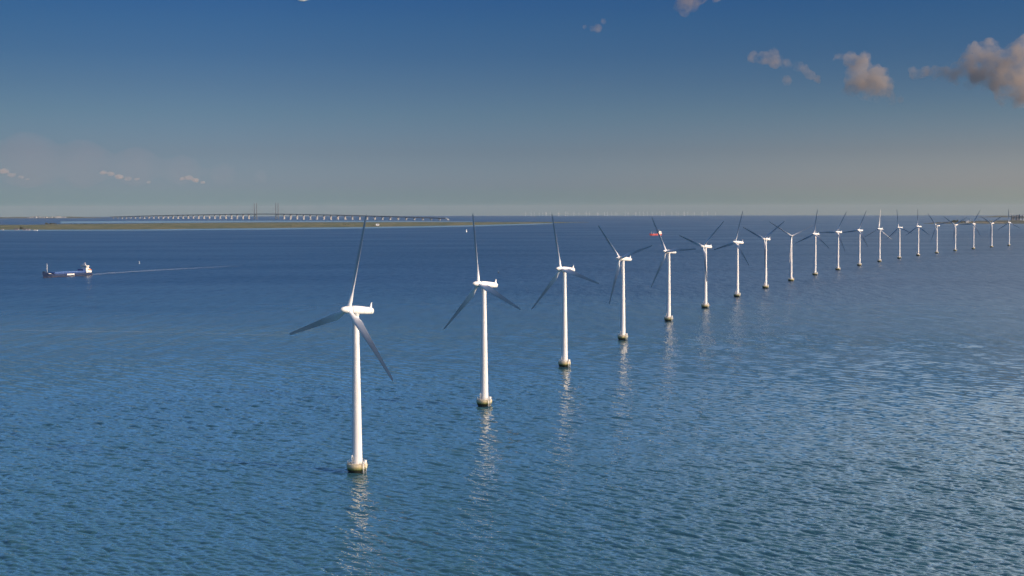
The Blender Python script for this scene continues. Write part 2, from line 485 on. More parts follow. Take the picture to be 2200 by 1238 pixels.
# ------------------------------------------------------------------ wind turbines
def concrete_material():
    m = bpy.data.materials.new('weathered_concrete')
    m.use_nodes = True
    nt = m.node_tree; N, L = nt.nodes, nt.links
    b = N['Principled BSDF']; b.inputs['Roughness'].default_value = 0.85
    tc = N.new('ShaderNodeTexCoord')
    sp = N.new('ShaderNodeSeparateXYZ'); L.new(tc.outputs['Object'], sp.inputs[0])
    n = N.new('ShaderNodeTexNoise'); n.inputs['Scale'].default_value = 1.3; n.inputs['Detail'].default_value = 6
    L.new(tc.outputs['Object'], n.inputs['Vector'])
    ns = N.new('ShaderNodeMath'); ns.operation = 'MULTIPLY_ADD'; ns.inputs[1].default_value = 1.3; ns.inputs[2].default_value = -0.65
    L.new(n.outputs['Fac'], ns.inputs[0])
    z = N.new('ShaderNodeMath'); z.operation = 'ADD'
    L.new(sp.outputs['Z'], z.inputs[0]); L.new(ns.outputs[0], z.inputs[1])
    mr = N.new('ShaderNodeMapRange'); mr.inputs['From Min'].default_value = 0.0; mr.inputs['From Max'].default_value = 4.0
    L.new(z.outputs[0], mr.inputs['Value'])
    cr = N.new('ShaderNodeValToRGB'); e = cr.color_ramp.elements
    e[0].position = 0.0; e[0].color = (0.012, 0.016, 0.010, 1)
    e[1].position = 1.0; e[1].color = (0.50, 0.46, 0.34, 1)
    for p, c in ((0.24, (0.012, 0.016, 0.008)), (0.36, (0.05, 0.07, 0.015)), (0.46, (0.24, 0.25, 0.08)), (0.60, (0.48, 0.42, 0.23)), (0.9, (0.55, 0.50, 0.36))):
        s = e.new(p); s.color = (*c, 1)
    L.new(mr.outputs[0], cr.inputs[0])
    n3 = N.new('ShaderNodeTexNoise'); n3.inputs['Scale'].default_value = 1.0; n3.inputs['Detail'].default_value = 4
    mp = N.new('ShaderNodeMapping'); mp.inputs['Scale'].default_value = (2.2, 2.2, 0.15)
    L.new(tc.outputs['Object'], mp.inputs['Vector']); L.new(mp.outputs[0], n3.inputs['Vector'])
    mx = N.new('ShaderNodeMix'); mx.data_type = 'RGBA'; mx.blend_type = 'MULTIPLY'
    st = N.new('ShaderNodeMapRange'); st.inputs['From Min'].default_value = 0.5; st.inputs['From Max'].default_value = 0.72
    st.inputs['To Max'].default_value = 0.7
    L.new(n3.outputs['Fac'], st.inputs['Value']); L.new(st.outputs[0], mx.inputs['Factor'])
    L.new(cr.outputs[0], mx.inputs['A']); mx.inputs['B'].default_value = (0.42, 0.30, 0.16, 1)
    L.new(mx.outputs['Result'], b.inputs['Base Color'])
    return m
M_CONC = concrete_material()
TILT = rad(4.8)
OVERHANG = 3.6

def blade_mesh():
    R0, R1 = 0.9, 38.0
    st = []
    ns = 34
    for i in range(ns + 1):
        t = (i / ns) ** 1.15
        r = R0 + (R1 - R0) * t
        if t < 0.05: ch, th = 1.75, 1.0
        elif t < 0.20:
            u = (t - 0.05) / 0.15; u = u * u * (3 - 2 * u)
            ch = 1.75 + u * 1.45; th = 1.0 + u * (0.34 - 1.0)
        else:
            u = (t - 0.20) / 0.80
            ch = 3.2 - 2.25 * u ** 0.85; th = 0.34 - 0.20 * min(1, u * 1.6)
            if t > 0.97: ch *= math.sqrt(max(0.02, 1 - ((t - 0.97) / 0.031) ** 2))
        tw = rad(19 * (1 - t) ** 1.6 + 1.0)
        circ = 1 - min(1, max(0, (t - 0.05) / 0.15))
        pts = []
        n = 20
        for k in range(n):
            a = 2 * math.pi * k / n
            cx = math.cos(a); sy = math.sin(a)
            xa = 0.5 * ch * cx
            # airfoil: thick near the leading edge (+x), thin tail
            f = (0.62 + 0.38 * cx) if cx < 1 else 1
            ya = 0.5 * ch * th * sy * (circ + (1 - circ) * f)
            xo = xa - (1 - circ) * ch * 0.18
            yo = ya + (1 - circ) * 0.02 * ch * (1 - cx * cx)
            c, s = math.cos(-tw), math.sin(-tw)
            pb = -0.9 * max(0, t - 0.4) ** 2      # slight pre-bend upwind
            pts.append((xo * c - yo * s, xo * s + yo * c + pb, r))
        st.append(pts)
    return st

def rotor_matrix(az, pitch=0.0):
    return (Matrix.Translation((0, -OVERHANG * math.cos(TILT), 64 + OVERHANG * math.sin(TILT))) @ Matrix.Rotation(-TILT, 4, 'X')
            @ Matrix.Rotation(az, 4, 'Y') @ Matrix.Rotation(pitch, 4, 'Z'))

def make_turbine():
    root = empty('wind_turbine', (0, 0, 0))
    # foundation: bowl shaped concrete caisson with a ledge
    f = MB().lathe([(3.25, -1.5), (3.3, 0.0), (3.65, 0.7), (3.95, 1.5), (4.1, 2.3), (4.1, 3.0), (4.0, 3.15), (4.0, 3.5), (3.85, 3.6)], 48)
    fo = f.build('foundation', M_CONC, root, angle=35)
    rl = MB()
    for k in range(20):
        a = 2 * math.pi * k / 20
        rl.tube((3.75 * math.cos(a), 3.75 * math.sin(a), 3.55), (3.75 * math.cos(a), 3.75 * math.sin(a), 4.7), 0.05, 6)
    rl.torus(3.75, 0.045, 4.68, 40, 6); rl.torus(3.75, 0.035, 4.15, 40, 6)
    rl.build('railing', M_STEEL, fo, smooth=True)
    ld = MB()
    for s in (-0.3, 0.3):
        ld.tube((4.25, s, -1.0), (4.25, s, 4.7), 0.05, 6)
        ld.tube((4.25, s, 4.65), (3.7, s, 4.65), 0.04, 6)
    for k in range(12):
        ld.tube((4.25, -0.3, 0.1 + 0.35 * k), (4.25, 0.3, 0.1 + 0.35 * k), 0.03, 6)
    ld.build('ladder', M_STEEL, fo, smooth=True)
    for (a, h) in ((-75, 3.0), ):
        bx, by = 3.45 * math.cos(rad(a + 0)), 3.45 * math.sin(rad(a + 0))
        p = MB().tube((bx, by, 3.55), (bx, by, 3.55 + h), 0.09, 8).lathe([(0.24, 0), (0.28, 0.1), (0.28, 0.5), (0.1, 0.62)], 12, Matrix.Translation((bx, by, 3.55 + h)))
        p.build('beacon', M_WHITE, fo, smooth=True)
    bl_ = MB()
    for sgn in (-0.75, 0.75):
        bl_.tube((4.55, sgn, -1.2), (4.55, sgn, 4.2), 0.13, 10)
        for zz in (0.6, 3.2):
            bl_.tube((4.55, sgn, zz), (3.75, sgn * .9, zz), 0.09, 8)
    bl_.tube((4.55, -0.75, 4.2), (4.55, 0.75, 4.2), 0.10, 8)
    bl_.build('boat_landing', M_STEEL, fo, smooth=True)
    cb = MB().box((2.6, 1.1, 3.6), (3.4, 1.9, 4.9)); cb.build('cabinet', M_WHITE, fo)
    # tower
    prof = [(2.25, 3.6), (2.25, 3.85), (2.12, 3.87)]
    for k in range(1, 25):
        t = k / 24
        prof.append((2.12 + (1.18 - 2.12) * t, 3.87 + (62.1 - 3.87) * t))
    tw = MB().lathe(prof, 48).build('tower', M_WHITE, root, angle=35)
    for zz in (23.0, 43.0):
        fl = MB()
        rr = 2.12 + (1.18 - 2.12) * (zz - 3.87) / (62.1 - 3.87)
        fl.lathe([(rr + 0.012, zz), (rr + 0.03, zz + 0.03), (rr + 0.03, zz + 0.15), (rr + 0.012, zz + 0.18)], 48, cap=False)
        fl.build('flange', M_WHITE, tw, smooth=True)
    d = MB().box((-0.5, -2.22, 4.1), (0.5, -2.02, 6.4)); d.build('door', mat('door_grey', (0.35, 0.37, 0.38), 0.5), tw)
    # nacelle along local Y, nose towards -Y, tilted
    Mn = Matrix.Translation((0, 0, 64)) @ Matrix.Rotation(-TILT, 4, 'X')
    loops = []
    for (y, rx, rz, zc) in ((-2.35, 1.25, 1.30, 0), (-2.2, 1.50, 1.55, 0), (-1.2, 1.62, 1.66, 0), (1.0, 1.64, 1.66, 0.0), (4.0, 1.60, 1.56, -0.05),
                            (6.8, 1.52, 1.42, -0.12), (7.8, 1.42, 1.32, -0.14), (8.4, 1.15, 1.10, -0.16), (8.75, 0.7, 0.72, -0.17), (8.85, 0.25, 0.25, -0.17)):
        lp = []
        for k in range(28):
            a = 2 * math.pi * k / 28
            ca, sa = math.cos(a), math.sin(a)
            e = 0.78     # a softly squared oval
            lp.append((rx * math.copysign(abs(ca) ** e, ca), y, zc + rz * math.copysign(abs(sa) ** e, sa)))
        loops.append(lp)
    nac = MB().loft(loops, Mn).build('nacelle', M_WHITE, root, angle=40)
    mst = MB().loft([[(-0.25, 7.0, 1.1), (0.25, 7.0, 1.1), (0.25, 8.15, 1.0), (-0.25, 8.15, 1.0)], [(-0.16, 7.45, 2.2), (0.16, 7.45, 2.2), (0.16, 8.05, 2.2), (-0.16, 8.05, 2.2)],
                     [(-0.1, 7.75, 3.2), (0.1, 7.75, 3.2), (0.1, 8.0, 3.2), (-0.1, 8.0, 3.2)]], Mn)
    mst.tube(Mn @ Vector((-0.45, 7.9, 3.0)), Mn @ Vector((0.45, 7.9, 3.0)), 0.05)
    mst.build('sensor_mast', M_WHITE, nac)
    yw = MB().lathe([(1.22, 61.9), (1.35, 62.0), (1.35, 62.75)], 32); yw.build('yaw_ring', M_STEEL, nac, angle=35)
    # hub: spinner, pointed oval nose
    Mh = rotor_matrix(0) @ Matrix.Rotation(rad(90), 4, 'X')      # lathe axis z -> local -Y
    MB().lathe([(1.35, -1.25), (1.48, -1.1), (1.50, 0.0), (1.45, 0.8), (1.30, 1.8), (1.05, 2.7), (0.72, 3.4), (0.35, 3.8), (0.05, 3.92)], 32, Mh).build('hub', M_WHITE, root, angle=40)
    for k in range(3):
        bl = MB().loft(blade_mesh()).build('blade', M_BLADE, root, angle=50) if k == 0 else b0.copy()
        if k == 0: b0 = bl
        else:
            COL.objects.link(bl); bl.parent = root
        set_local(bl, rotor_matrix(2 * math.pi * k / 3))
    return root

TURB = [  # x, y, yaw, azimuth of the first blade, blade pitch, label
    (-61.1, 509.3, -43.0, 12.0, 5, 'largest and nearest white wind turbine, broad lit tower on its own weedy concrete foundation'),
    (-14.7, 682.2, -51.2, -12.5, 5, 'second nearest white wind turbine, one blade leaning slightly left above the horizon'),
    (34.3, 852.4, -49.5, -17.3, 5, 'white wind turbine third from the near end of the row, top blade leaning left'),
    (87.5, 1029.2, -52.0, -46.6, 5, 'white wind turbine fourth from the near end, one blade up left and another level right'),
    (144.2, 1200.8, -51.7, -34.2, 5, 'white wind turbine whose upper blade crosses in front of the red ship'),
    (201.5, 1359.9, -53.4, 46.6, 5, 'white wind turbine with blades in a Y, next beyond the one crossing the red ship'),
    (263.9, 1529.2, -58.0, 15.0, 5, 'white wind turbine seventh from the near end, tall blade leaning right over the horizon'),
    (328.7, 1692.6, -47.2, 53.1, 5, 'white wind turbine with blades in a Y, standing just before the face-on turbine'),
    (397.3, 1859.5, -8.0, -56.5, 60, 'white wind turbine turned face-on to the viewer with a long sunlit left blade'),
    (470.3, 2026.2, -50.6, 6.2, 5, 'white wind turbine next beyond the face-on one, blade nearly upright'),
    (546.9, 2191.9, -54.0, 27.9, 5, 'white wind turbine second beyond the face-on one, one blade level to the left'),
    (626.9, 2357.4, -51.8, 22.6, 5, 'white wind turbine third beyond the face-on one, just before the turbine with sunlit blades'),
    (709.6, 2522.8, -52.9, 2.6, 84, 'white wind turbine with sunlit upright and lower right blades in the far half'),
    (796.6, 2687.6, -56.0, -11.0, 5, 'small white wind turbine next beyond the one with sunlit upright blade, dark blade leaning left'),
    (885.7, 2850.0, -60.0, -3.2, 5, 'small white wind turbine with dark upright blade, sixth from the far end'),
    (977.6, 3008.2, -55.7, -42.4, 5, 'small white wind turbine fifth from the far end, one dark blade up to the left'),
    (1072.7, 3163.7, -51.0, -58.4, 5, 'small white wind turbine fourth from the far end, two dark blades spread in a V'),
    (1171.3, 3318.0, -45.0, 25.7, 5, 'small white wind turbine third from the far end, one dark blade up to the right'),
    (1273.1, 3469.9, -52.1, -60.7, 5, 'small white wind turbine last but one at the far end, blades spread in a V'),
    (1376.0, 3619.5, -45.0, -4.0, 5, 'smallest white wind turbine at the far end of the row by the right coast'),
]
proto = make_turbine()
for i, (x, y, yaw, az, pit, lab) in enumerate(TURB):
    o = proto if i == 0 else copy_tree(proto)
    o.location = (x, y, drop(x, y))
    o.rotation_euler = (0, 0, rad(yaw))
    tag(o, lab, 'wind turbine', 'wind turbines in the long curved row')
    k = 0
    for ch in o.children:
        if ch.name.startswith('blade'):
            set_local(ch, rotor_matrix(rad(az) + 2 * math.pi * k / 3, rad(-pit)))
            k += 1

# ------------------------------------------------------------------ distant wind farm on the horizon
def far_turbine_mesh():
    m = MB()
    m.lathe([(2.6, -2), (2.5, 2), (1.5, 68)], 8)
    m.box((-1.9, -4.5, 67.5), (1.9, 5, 71.3))
    for k in range(3):
        a = 2 * math.pi * k / 3 + 0.3
        M = Matrix.Translation((0, -4.8, 69.4)) @ Matrix.Rotation(a, 4, 'Y')
        m.loft([[(-0.8, -.5, 1), (0.8, -.5, 1), (0.8, .5, 1), (-0.8, .5, 1)], [(-1.7, -.3, 9), (1.3, -.3, 9), (1.3, .3, 9), (-1.7, .3, 9)], [(-0.4, -.1, 46), (0.4, -.1, 46), (0.4, .1, 46), (-0.4, .1, 46)]], M)
    return m
rng = random.Random(5)
far0 = None
slots = []
for rrow in range(5):
    for c in range(10):
        fx = 1128 + (c + 0.2 * rrow) * 42 + rng.uniform(-6, 6)
        slots.append((fx, 26000 + rrow * 1500 + c * 120))
for (fx, dist) in slots[:48]:
    o = far_turbine_mesh().build('wind_turbine', M_WHITE) if far0 is None else far0.copy()
    if far0 is None: far0 = o
    else: COL.objects.link(o)
    d = (fx - 1100) / F_PX
    y = dist / math.sqrt(1 + d * d); x = d * y
    o.location = (x, y, drop(x, y))
    o.rotation_euler = (rng.uniform(-.001, .001), 0, rad(-40 + rng.uniform(-4, 4)))
    tag(o, 'tiny faint wind turbine among dozens standing on the far horizon', 'wind turbine', 'tiny wind turbines on the far horizon')

# ------------------------------------------------------------------ cable-stayed bridge
M_PIER = mat('bridge_concrete', (0.30, 0.30, 0.30), 0.8)
M_DECK = mat('bridge_steel', (0.14, 0.17, 0.21), 0.6)
M_PYL = mat('pylon_concrete', (0.13, 0.15, 0.17), 0.8)
def build_bridge():
    mid = Vector((-2984.0 - 0, 15900.0, 0))
    dirv = Vector((-0.67, 0.742, 0)).normalized()      # along the bridge, away to the left
    side = Vector((-dirv.y, dirv.x, 0))
    root = empty('cable_stayed_bridge', (mid.x, mid.y, drop(mid.x, mid.y)))
    base = Vector(root.location)
    def zdeck(t):
        if t < 0: u = -t / 3560.0; return 57 - 45 * min(1, u) ** 1.5
        u = t / 4285.0; return 57 - 41 * min(1, u) ** 1.5
    def P(t, s=0.0, z=0.0):
        p = mid + dirv * t + side * s
        return Vector((p.x, p.y, drop(p.x, p.y) + z)) - base
    loops = []
    ts = np.linspace(-3460, 4285, 60)
    for t in ts:
        zb = zdeck(t)
        loops.append([P(t, -11, zb), P(t, 11, zb), P(t, 15, zb + 10.5), P(t, -15, zb + 10.5)])
    MB().loft(loops).build('deck', M_DECK, root)
    for tp in (-245, 245):
        m = MB()
        for s in (-16, 16):
            q = Matrix.Translation(P(tp, s, 0))
            m.loft([[(-6, -6, -5), (6, -6, -5), (6, 6, -5), (-6, 6, -5)], [(-5, -5, 60), (5, -5, 60), (5, 5, 60), (-5, 5, 60)], [(-3.4, -3.4, 195), (3.4, -3.4, 195), (3.4, 3.4, 195), (-3.4, 3.4, 195)]], q)
        a = math.atan2(side.y, side.x)
        m.box((-20, -3, 46), (20, 3, 54), Matrix.Translation(P(tp)) @ Matrix.Rotation(a, 4, 'Z'))
        py = m.build('pylon', M_PYL, root)
        cb = MB()
        for s in (-14.5, 14.5):
            for k in range(1, 11):
                for sg in (-1, 1):
                    cb.tube(P(tp, s, 85 + 10 * k), P(tp + sg * (24 * k), s, zdeck(tp) + 10), 0.12, 4)
        cb.build('stay_cables', M_PYL, py)
    tl = [-245 - 160 - 140 * k for k in range(23)] + [245 + 160 + 140 * k for k in range(28)] 
    a = math.atan2(side.y, side.x)
    for t in tl:
        zz = zdeck(t)
        m = MB()
        m.loft([[(-13, -4.5, -6), (13, -4.5, -6), (13, 4.5, -6), (-13, 4.5, -6)], [(-13, -4.5, 4), (13, -4.5, 4), (13, 4.5, 4), (-13, 4.5, 4)],
                [(-9, -3.6, 5), (9, -3.6, 5), (9, 3.6, 5), (-9, 3.6, 5)], [(-11, -3.2, zz), (11, -3.2, zz), (11, 3.2, zz), (-11, 3.2, zz)]],
               Matrix.Translation(P(t)) @ Matrix.Rotation(a, 4, 'Z'))
        m.build('pier', M_PIER, root)
    tag(root, 'long cable-stayed bridge with two twin-legged pylons and many pale piers beyond the island', 'bridge')
build_bridge()

# ------------------------------------------------------------------ low land
def land_material(name, cols, scale=0.004, stretch=(1, 0.35)):
    m = bpy.data.materials.new(name)
    m.use_nodes = True
    nt = m.node_tree; N, L = nt.nodes, nt.links
    b = N['Principled BSDF']; b.inputs['Roughness'].default_value = 0.95; b.inputs['Specular IOR Level'].default_value = 0.1
    g = N.new('ShaderNodeNewGeometry')
    mp = N.new('ShaderNodeMapping'); mp.inputs['Scale'].default_value = (scale * stretch[0], scale * stretch[1], scale)
    L.new(g.outputs['Position'], mp.inputs['Vector'])
    n = N.new('ShaderNodeTexNoise'); n.inputs['Scale'].default_value = 1; n.inputs['Detail'].default_value = 7; n.inputs['Roughness'].default_value = 0.6
    L.new(mp.outputs[0], n.inputs['Vector'])
    cr = N.new('ShaderNodeValToRGB'); e = cr.color_ramp.elements
    e[0].position = 0.3; e[0].color = (*cols[0], 1); e[1].position = 0.7; e[1].color = (*cols[-1], 1)
    for i, c in enumerate(cols[1:-1]):
        s = e.new(0.3 + 0.4 * (i + 1) / (len(cols) - 1)); s.color = (*c, 1)
    L.new(n.outputs['Fac'], cr.inputs[0]); L.new(cr.outputs[0], b.inputs['Base Color'])
    return m

def land(name, near, far, m, height, edge=-0.6, n=90, rows=10):
    """a low island between a near and a far shore line given as photo-pixel points on the sea"""
    def line(pts):
        xs = [p[0] for p in pts]; ys = [p[1] for p in pts]
        X = np.linspace(xs[0], xs[-1], n)
        Y = np.interp(X, xs, ys)
        return [at(a, b) for a, b in zip(X, Y)]
    A, B = line(near), line(far)
    bm = bmesh.new()
    grid = []
    for j in range(rows + 1):
        t = j / rows
        prof = min(1, 6 * min(t, 1 - t)) if 0 < t < 1 else 0
        row = []
        for i in range(n):
            p = A[i].lerp(B[i], t)
            jit = noise.noise(Vector((p.x * 0.004, p.y * 0.004, j * 0.0)))
            end = min(1, 4 * min(i, n - 1 - i) / n + 0.0)
            hh = edge + (height * (0.8 + 0.4 * jit) - edge) * prof * (1 if i > 3 and i < n - 4 else 0.3)
            p = Vector((p.x, p.y, 0)) + Vector((0, 60 * noise.noise(Vector((p.x * 0.01, j, 3.0))), 0)) * (0.0 if rows < 4 else 1.0)
            row.append(bm.verts.new((p.x, p.y, drop(p.x, p.y) + hh)))
        grid.append(row)
    for j in range(rows):
        for i in range(n - 1):
            bm.faces.new((grid[j][i], grid[j][i + 1], grid[j + 1][i + 1], grid[j + 1][i]))
    me = bpy.data.meshes.new(name); bm.to_mesh(me); bm.free()
    me.materials.append(m)
    me.polygons.foreach_set('use_smooth', [True] * len(me.polygons))
    o = bpy.data.objects.new(name, me); COL.objects.link(o); o['kind'] = 'structure'
    return o

M_ISLE = land_material('island_grass', [(0.045, 0.060, 0.030), (0.125, 0.125, 0.062), (0.070, 0.088, 0.042), (0.15, 0.138, 0.070), (0.085, 0.095, 0.052)])
island = land('island', [(-60, 495), (0, 494.5), (280, 494), (560, 491), (780, 488.5), (985, 485.0), (1150, 480.6), (1265, 478.2)],
              [(-60, 483), (60, 483), (140, 481.5), (330, 479.5), (560, 477.8), (900, 477.2), (1100, 477.3), (1265, 477.5)], M_ISLE, 2.2)

def sheet(name, near, far, m, lift, n=70):
    bm = bmesh.new()
    xs = np.linspace(near[0][0], near[-1][0], n)
    ya = np.interp(xs, [p[0] for p in near], [p[1] for p in near])
    yb = np.interp(xs, [p[0] for p in far], [p[1] for p in far])
    rows = [[bm.verts.new(at(a, b + (c - b) * t, lift)) for a, b, c in zip(xs, ya, yb)] for t in np.linspace(0, 1, 8)]
    for r0, r1 in zip(rows, rows[1:]):
        for i in range(n - 1):
            bm.faces.new((r0[i], r0[i + 1], r1[i + 1], r1[i]))
    me = bpy.data.meshes.new(name); bm.to_mesh(me); bm.free(); me.materials.append(m)
    o = bpy.data.objects.new(name, me); COL.objects.link(o); o['kind'] = 'structure'
    return o
M_SHAL = sea_material('shallow_water', (0.12, 0.21, 0.25), None)
sheet('shallow_water', [(-60, 496.2), (300, 495.6), (560, 493.6), (780, 491), (985, 487.6), (1150, 482.6), (1190, 481.2)],
      [(-60, 494.3), (280, 493.6), (560, 490.6), (780, 488.2), (985, 484.8), (1150, 480.4), (1190, 479.8)], M_SHAL, 0.15)
sheet('shallow_water', [(130, 480), (330, 479), (560, 477.4), (900, 476.9), (1020, 477)],
      [(130, 476), (330, 475), (560, 474.5), (900, 475), (1020, 476)], M_SHAL, 0.15)

# far hazy coast on the left and the built-up coast on the right
M_COAST = land_material('coast_fields', [(0.05, 0.06, 0.04), (0.09, 0.09, 0.06), (0.06, 0.07, 0.05)], 0.001)
def ridge(name, x0, x1, dist, h, n=60, depth=2500):
    bm = bmesh.new(); rows = []
    for j, (dd, hh) in enumerate(((0, -3), (150, 0.35), (700, 0.8), (1500, 1.0), (depth, -0.1))):
        row = []
        for i in range(n):
            px = x0 + (x1 - x0) * i / (n - 1)
            d = (px - 1100) / F_PX
            y = (dist + dd) / math.sqrt(1 + d * d); x = d * y
            taper = min(1, 5 * min(i, n - 1 - i) / n)
            z = hh if j == 0 else hh * h * taper * (0.75 + 0.5 * noise.noise(Vector((px * 0.03, dd * 0.01, 7))))
            row.append(bm.verts.new((x, y, drop(x, y) + z)))
        rows.append(row)
    for a, b in zip(rows, rows[1:]):
        for i in range(n - 1):
            bm.faces.new((a[i], a[i + 1], b[i + 1], b[i]))
    me = bpy.data.meshes.new(name); bm.to_mesh(me); bm.free(); me.materials.append(M_COAST)
    me.polygons.foreach_set('use_smooth', [True] * len(me.polygons))
    o = bpy.data.objects.new(name, me); COL.objects.link(o); o['kind'] = 'structure'
    return o
ridge('coast', -80, 235, 21500, 26)
ridge('coast', 2100, 2300, 19000, 22)
M_RIGHT = land_material('harbour_land', [(0.04, 0.048, 0.03), (0.085, 0.085, 0.06), (0.055, 0.065, 0.045)])
land('coast', [(1985, 481.2), (2080, 481), (2150, 481.5), (2290, 482)], [(1985, 480), (2050, 475.5), (2120, 474), (2290, 471)], M_RIGHT, 2.5)

# ------------------------------------------------------------------ things on the land
M_WALL = mat('pale_wall', (0.62, 0.60, 0.55), 0.8)
M_WHITEWALL = mat('white_wall', (0.80, 0.80, 0.78), 0.7)
M_GREYWALL = mat('grey_wall', (0.20, 0.20, 0.24), 0.8)
M_ROOF = mat('dark_roof', (0.07, 0.065, 0.07), 0.8)
M_TOWERWALL = mat('tower_wall', (0.10, 0.115, 0.14), 0.7)
M_BLUEWALL = mat('blue_grey_wall', (0.27, 0.34, 0.40), 0.7)
M_LEAF = mat('tree_leaves', (0.030, 0.036, 0.018), 0.9, var=0.5, scale=0.2)
M_GLASSY = mat('window_glass', (0.03, 0.04, 0.05), 0.15)

def house(name, px, py, w, d, h, rh, wall, roof, label, cat='building', rz=0.0, base=1.8, windows=3):
    p = at(px, py, base)
    root = empty(name, p, rz)
    MB().box((-w / 2, -d / 2, -3), (w / 2, d / 2, h)).build('wall', wall, root)
    if rh > 0:
        MB().loft([[(-w / 2 - .4, -d / 2 - .5, h), (w / 2 + .4, -d / 2 - .5, h), (w / 2 + .4, d / 2 + .5, h), (-w / 2 - .4, d / 2 + .5, h)],
                   [(-w / 2 - .4, -.1, h + rh), (w / 2 + .4, -.1, h + rh), (w / 2 + .4, .1, h + rh), (-w / 2 - .4, .1, h + rh)]]).build('roof', roof, root)
    else:
        MB().box((-w / 2 - .2, -d / 2 - .2, h), (w / 2 + .2, d / 2 + .2, h + .6)).build('roof', roof, root)
    for k in range(windows):
        x = -w / 2 + w * (k + 0.5) / windows
        MB().box((x - w * .12, -d / 2 - .06, h * .35), (x + w * .12, -d / 2 - .003, h * .75)).build('window', M_GLASSY, root)
    return tag(root, label, cat)

house('farm_building', 36, 494.0, 22, 10, 5, 3, M_GREYWALL, M_ROOF, 'dark grey farm building on the island shore, left of the tall tree clump')
house('farm_building', 53, 494.2, 18, 10, 5, 3, M_GREYWALL, M_ROOF, 'grey farm building on the island shore, just right of the tree clump')
house('farm_building', 61, 494.4, 16, 9, 5, 2.5, mat('pale_grey_wall', (0.30, 0.30, 0.36), .8), M_ROOF, 'paler grey farm building at the right end of the island farm')
house('boat_shed', 77, 495.0, 18, 7, 2.2, 0, M_WHITEWALL, M_WHITEWALL, 'long low white shed at the water edge of the island', windows=4)
house('shore_hut', 6, 494.2, 9, 7, 4.5, 2, mat('hut_wall', (0.36, 0.38, 0.38), .8), M_ROOF, 'small grey hut on the far left of the island shore', windows=1)
house('farm_house', 811, 485.0, 20, 11, 7, 4, M_WHITEWALL, M_WHITEWALL, 'small white house on the island below the bridge, beside the dark hedge', base=2.2)

def grove(px0, px1, py, h, label, n, seed, depth=40):
    rg = random.Random(seed)
    m = MB()
    A, B = at(px0, py, 1.5), at(px1, py, 1.5)
    O = A.lerp(B, 0.5)
    for k in range(n):
        p = A.lerp(B, rg.random()) + Vector((rg.uniform(-4, 4), rg.uniform(0, depth), 0)) - O
        hh = h * rg.uniform(0.45, 1.0) * (1 - 0.6 * abs((k / n) - .5))
        for q in range(5):
            m.sphere(p + Vector((rg.uniform(-.3, .3) * hh, rg.uniform(-.3, .3) * hh, hh * rg.uniform(.3, .8))), hh * rg.uniform(.2, .34), sub=1)
    for v in m.bm.verts:
        v.co += Vector((noise.noise(v.co * .5), noise.noise(v.co * .5 + Vector((9, 0, 0))), noise.noise(v.co * .5 + Vector((0, 9, 0))))) * h * .08
    o = m.build('grove', M_LEAF)
    o.location = O
    tag(o, label, 'trees', kind='stuff')
grove(40, 47, 492.5, 17, 'tall dark clump of trees standing over the island farm', 9, 1)
grove(96, 118, 482.6, 15, 'dark wood on the far edge of the island at the left', 26, 2)
grove(118, 228, 482.2, 7, 'long low dark hedge along the far side of the island', 60, 3)
grove(345, 356, 481.3, 5, 'small dark thicket on the island left of the bridge pylons', 12, 4)
grove(602, 632, 486.5, 5, 'dark scrub on the island below the bridge pylons', 26, 5)
grove(722, 766, 482.6, 5, 'low dark wood on the island left of the nearest blade tip', 34, 6)
grove(800, 808, 485.2, 5, 'dark hedge beside the small white island house', 9, 7)
grove(2046, 2060, 477.8, 20, 'dark wooded mound on the right coast', 30, 8)
grove(2060, 2076, 477.6, 11, 'low trees left of the white harbour building', 22, 9)
grove(2088, 2128, 477.0, 5, 'line of trees behind the sandy quay on the right coast', 36, 10)
grove(2140, 2200, 476.4, 5, 'dark tree line along the far right coast', 48, 11)
house('harbour_building', 2078, 478.2, 20, 16, 11, 0, M_WHITEWALL, M_WHITEWALL, 'square white harbour building on the right coast', base=2.2)
house('harbour_tower', 2084, 476.6, 12, 12, 17, 0, M_BLUEWALL, M_BLUEWALL, 'slim pale blue tower beside the white harbour building', base=2.2, windows=1)
for (px, h, w, lab) in ((2176, 60, 26, 'low grey apartment tower on the far right coast'), (2186, 66, 28, 'dark grey apartment tower left of the tallest pale one'),
                        (2193, 74, 22, 'slim dark tower beside the pale tower at the right edge'), (2199, 70, 22, 'pale tower at the right edge of the far coast')):
    house('tower_block', px, 473.6, w, 22, h * .72, 0, M_TOWERWALL if 'pale tower at' not in lab else M_BLUEWALL, M_ROOF, lab, base=2)
# sandy quay wall
qa, qb = at(2078, 479.4, 0), at(2160, 479.4, 0)
q = MB()
dq = qb - qa
q.box((0, -6, -2), (dq.length, 18, 3.6), Matrix.Rotation(math.atan2(dq.y, dq.x), 4, 'Z'))
q = q.build('quay_wall', mat('quay_sand', (0.42, 0.34, 0.22), .9, var=.2, scale=.05))
q.location = qa
tag(q, 'long low sandy coloured quay wall along the right coast', 'quay')
